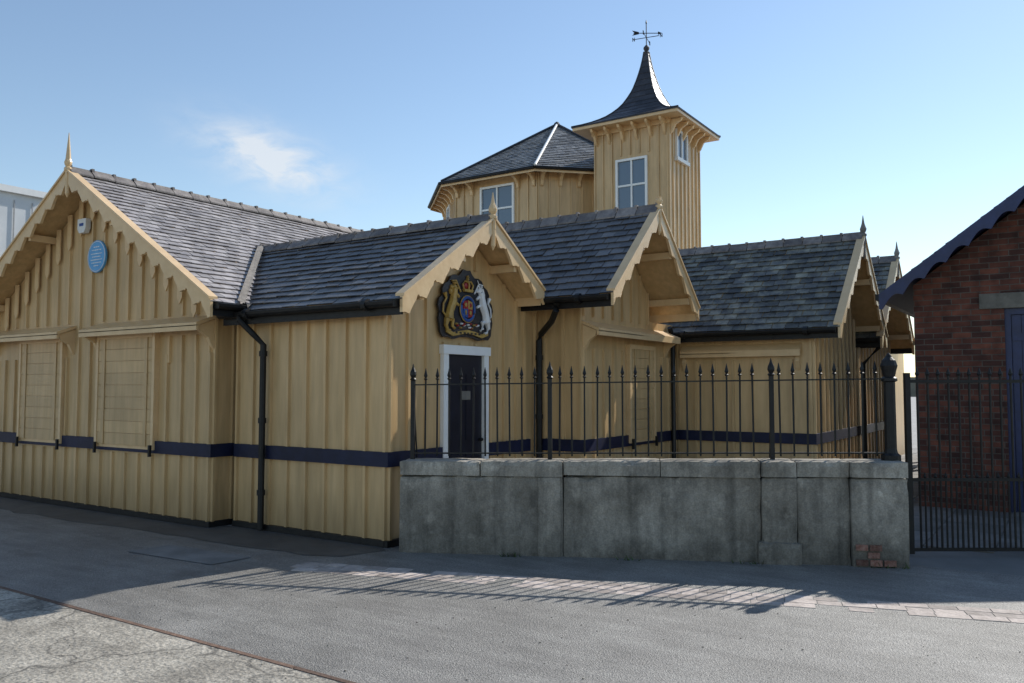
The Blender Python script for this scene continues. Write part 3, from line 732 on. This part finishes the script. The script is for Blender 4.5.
sheet('access_cover_slab',[(-7.65,4.70),(-6.45,4.78),(-6.42,5.20),(-7.6,5.14)],.010,'paving')
mb=MB(); a=Rd*(-1.95)+Fd*7.55; b_=Rd*5.0+Fd*5.45; d=(b_-a); Ln=d.length; d.normalize(); nn=Vector((d.y,-d.x,0))
for row in range(3):
    s=random.uniform(0,.1)
    while s<Ln:
        l=random.uniform(.17,.24); o=row*.12-.16
        p=a+d*s+nn*(o+random.uniform(-.004,.004)); q=p+d*(l-.008); w_=nn*.112
        h=.006+random.uniform(0,.003)
        if random.random()>.08: mb.prism([(p.x,p.y,0),(q.x,q.y,0),(q.x+w_.x,q.y+w_.y,0),(p.x+w_.x,p.y+w_.y,0)],(0,0,h),'sett')
        s+=l
mb.obj('stone_sett_edging')
mb=MB()
for i in range(20):
    for j in range(26):
        x=-5.6+i*.62; y=8.4+j*.62+(.31 if i%2 else 0)
        if (x>-1.9 and y>9.1+(x+1.267)*.67) or (x<=-1.9 and y>6.9+(x+5.4)*.48):
            if y<24: mb.box((x,y,0.001),(x+.61,y+.61,.010+random.uniform(0,.003)),'paving')
mb.obj('pavement')
mat('weed',(.03,.05,.015),(.07,.10,.03),scale=10,rough=.6,bump=0,var=.4)
mb=MB()
for (s0,n) in ((1.1,26),(3.3,14),(4.5,16),(2.2,10)):
    for i in range(n):
        s=s0+random.gauss(0,.06); p=MW@Vector((s,-.03-random.random()*.03,0)); h=random.uniform(.02,.07)
        q=Vector((random.uniform(-.04,.04),random.uniform(-.04,.02),h)); t=Vector((random.uniform(-.01,.01),.008,0))
        mb.add([p-t,p+t,p+q],[(0,1,2)],'weed')
mb.obj('weeds')
mb=MB()
for i in range(420):
    x=random.uniform(-9,1); y=random.uniform(1.2,6.0)
    if y>5.9 and x<-5.6: continue
    r=random.uniform(.003,.009); z=.006 if y>3.3 else .010
    mb.ball((x,y,z+r*.3),(r,r*random.uniform(.5,1),r*.4),random.choice(['sett','stone_lintel','old_concrete']),5,3)
mb.obj('gravel_grit')
mb=MB(); 
for i in range(14):
    x=-30+i*5; mb.box((x,160,0),(x+4.9,168,1.5+random.random()*2),'far_land')
mb.obj('distant_sea_wall')

# ------------------------------------------------------------ camera
cam=bpy.data.cameras.new('camera'); co=bpy.data.objects.new('camera',cam); SC.collection.objects.link(co)
cam.sensor_width=36; cam.lens=830/1024*36; cam.clip_end=3000; cam.clip_start=.05
co.location=(0,0,1.6); co.rotation_euler=(H90+PITCH,0,A); SC.camera=co

# ------------------------------------------------------------ light
S=Vector((math.sin(SUN_AZ)*math.cos(SUN_EL),math.cos(SUN_AZ)*math.cos(SUN_EL),math.sin(SUN_EL)))
sl=bpy.data.lights.new('sun','SUN'); sl.energy=5.0; sl.angle=math.radians(.53); sl.color=(1,.95,.87)
so=bpy.data.objects.new('sun',sl); SC.collection.objects.link(so); so.rotation_euler=S.to_track_quat('Z','Y').to_euler(); so.location=(10,30,30)
w=bpy.data.worlds.new('World'); SC.world=w; w.use_nodes=True; nt=w.node_tree; N=nt.nodes
bg=N['Background']; bg.inputs['Strength'].default_value=.15
sky=N.new('ShaderNodeTexSky'); sky.sky_type='NISHITA'; sky.sun_disc=False; sky.sun_elevation=SUN_EL; sky.sun_rotation=SUN_AZ
sky.air_density=1.15; sky.dust_density=.1; sky.ozone_density=1.3
cr=Matrix.Rotation(A,3,'Z')@Matrix.Rotation(H90+PITCH,3,'X')
cd=(cr@Vector(((272-512)/830,(341.5-160)/830,-1))).normalized()
cu=Vector((0,0,1)); rt=cd.cross(cu).normalized(); up=rt.cross(cd).normalized()
rt2=(rt*.95-up*.30).normalized(); up2=(up*.95+rt*.30).normalized()
tc=N.new('ShaderNodeTexCoord')
def dot(v,sc,off=0):
    q=N.new('ShaderNodeVectorMath'); q.operation='DOT_PRODUCT'; q.inputs[1].default_value=v; nt.links.new(tc.outputs['Generated'],q.inputs[0])
    p=N.new('ShaderNodeMath'); p.operation='MULTIPLY'; p.inputs[1].default_value=sc; nt.links.new(q.outputs['Value'],p.inputs[0])
    p2=N.new('ShaderNodeMath'); p2.operation='POWER'; p2.inputs[1].default_value=2
    ab=N.new('ShaderNodeMath'); ab.operation='ABSOLUTE'; nt.links.new(p.outputs[0],ab.inputs[0]); nt.links.new(ab.outputs[0],p2.inputs[0]); return p2.outputs[0]
def mth(op,a,b):
    q=N.new('ShaderNodeMath'); q.operation=op
    for i,x in enumerate((a,b)):
        if isinstance(x,(int,float)): q.inputs[i].default_value=x
        else: nt.links.new(x,q.inputs[i])
    return q.outputs[0]
g=mth('ADD',dot(rt2,1/.068),dot(up2,1/.028)); g=mth('POWER',2.718,mth('MULTIPLY',g,-1))
fr=N.new('ShaderNodeVectorMath'); fr.operation='DOT_PRODUCT'; fr.inputs[1].default_value=cd; nt.links.new(tc.outputs['Generated'],fr.inputs[0])
g=mth('MULTIPLY',g,mth('GREATER_THAN',fr.outputs['Value'],0))
mpn=N.new('ShaderNodeMapping'); mpn.inputs['Scale'].default_value=(1,1,2.2); nt.links.new(tc.outputs['Generated'],mpn.inputs[0])
nz=N.new('ShaderNodeTexNoise'); nz.inputs['Scale'].default_value=22; nz.inputs['Detail'].default_value=10; nz.inputs['Roughness'].default_value=.6; nz.inputs['Distortion'].default_value=.4
nt.links.new(mpn.outputs[0],nz.inputs['Vector'])
mr2=N.new('ShaderNodeMapRange'); mr2.inputs[1].default_value=.30; mr2.inputs[2].default_value=.68; nt.links.new(nz.outputs['Fac'],mr2.inputs[0])
f=mth('MINIMUM',mth('MULTIPLY',mth('MULTIPLY',g,mr2.outputs[0]),1.25),.75)
mx=N.new('ShaderNodeMix'); mx.data_type='RGBA'; nt.links.new(f,mx.inputs[0]); nt.links.new(sky.outputs[0],mx.inputs[6]); mx.inputs[7].default_value=(5.6,5.8,6.0,1)
nt.links.new(mx.outputs[2],bg.inputs['Color'])
SC.view_settings.view_transform='Standard'; SC.view_settings.look='None'; SC.view_settings.exposure=0
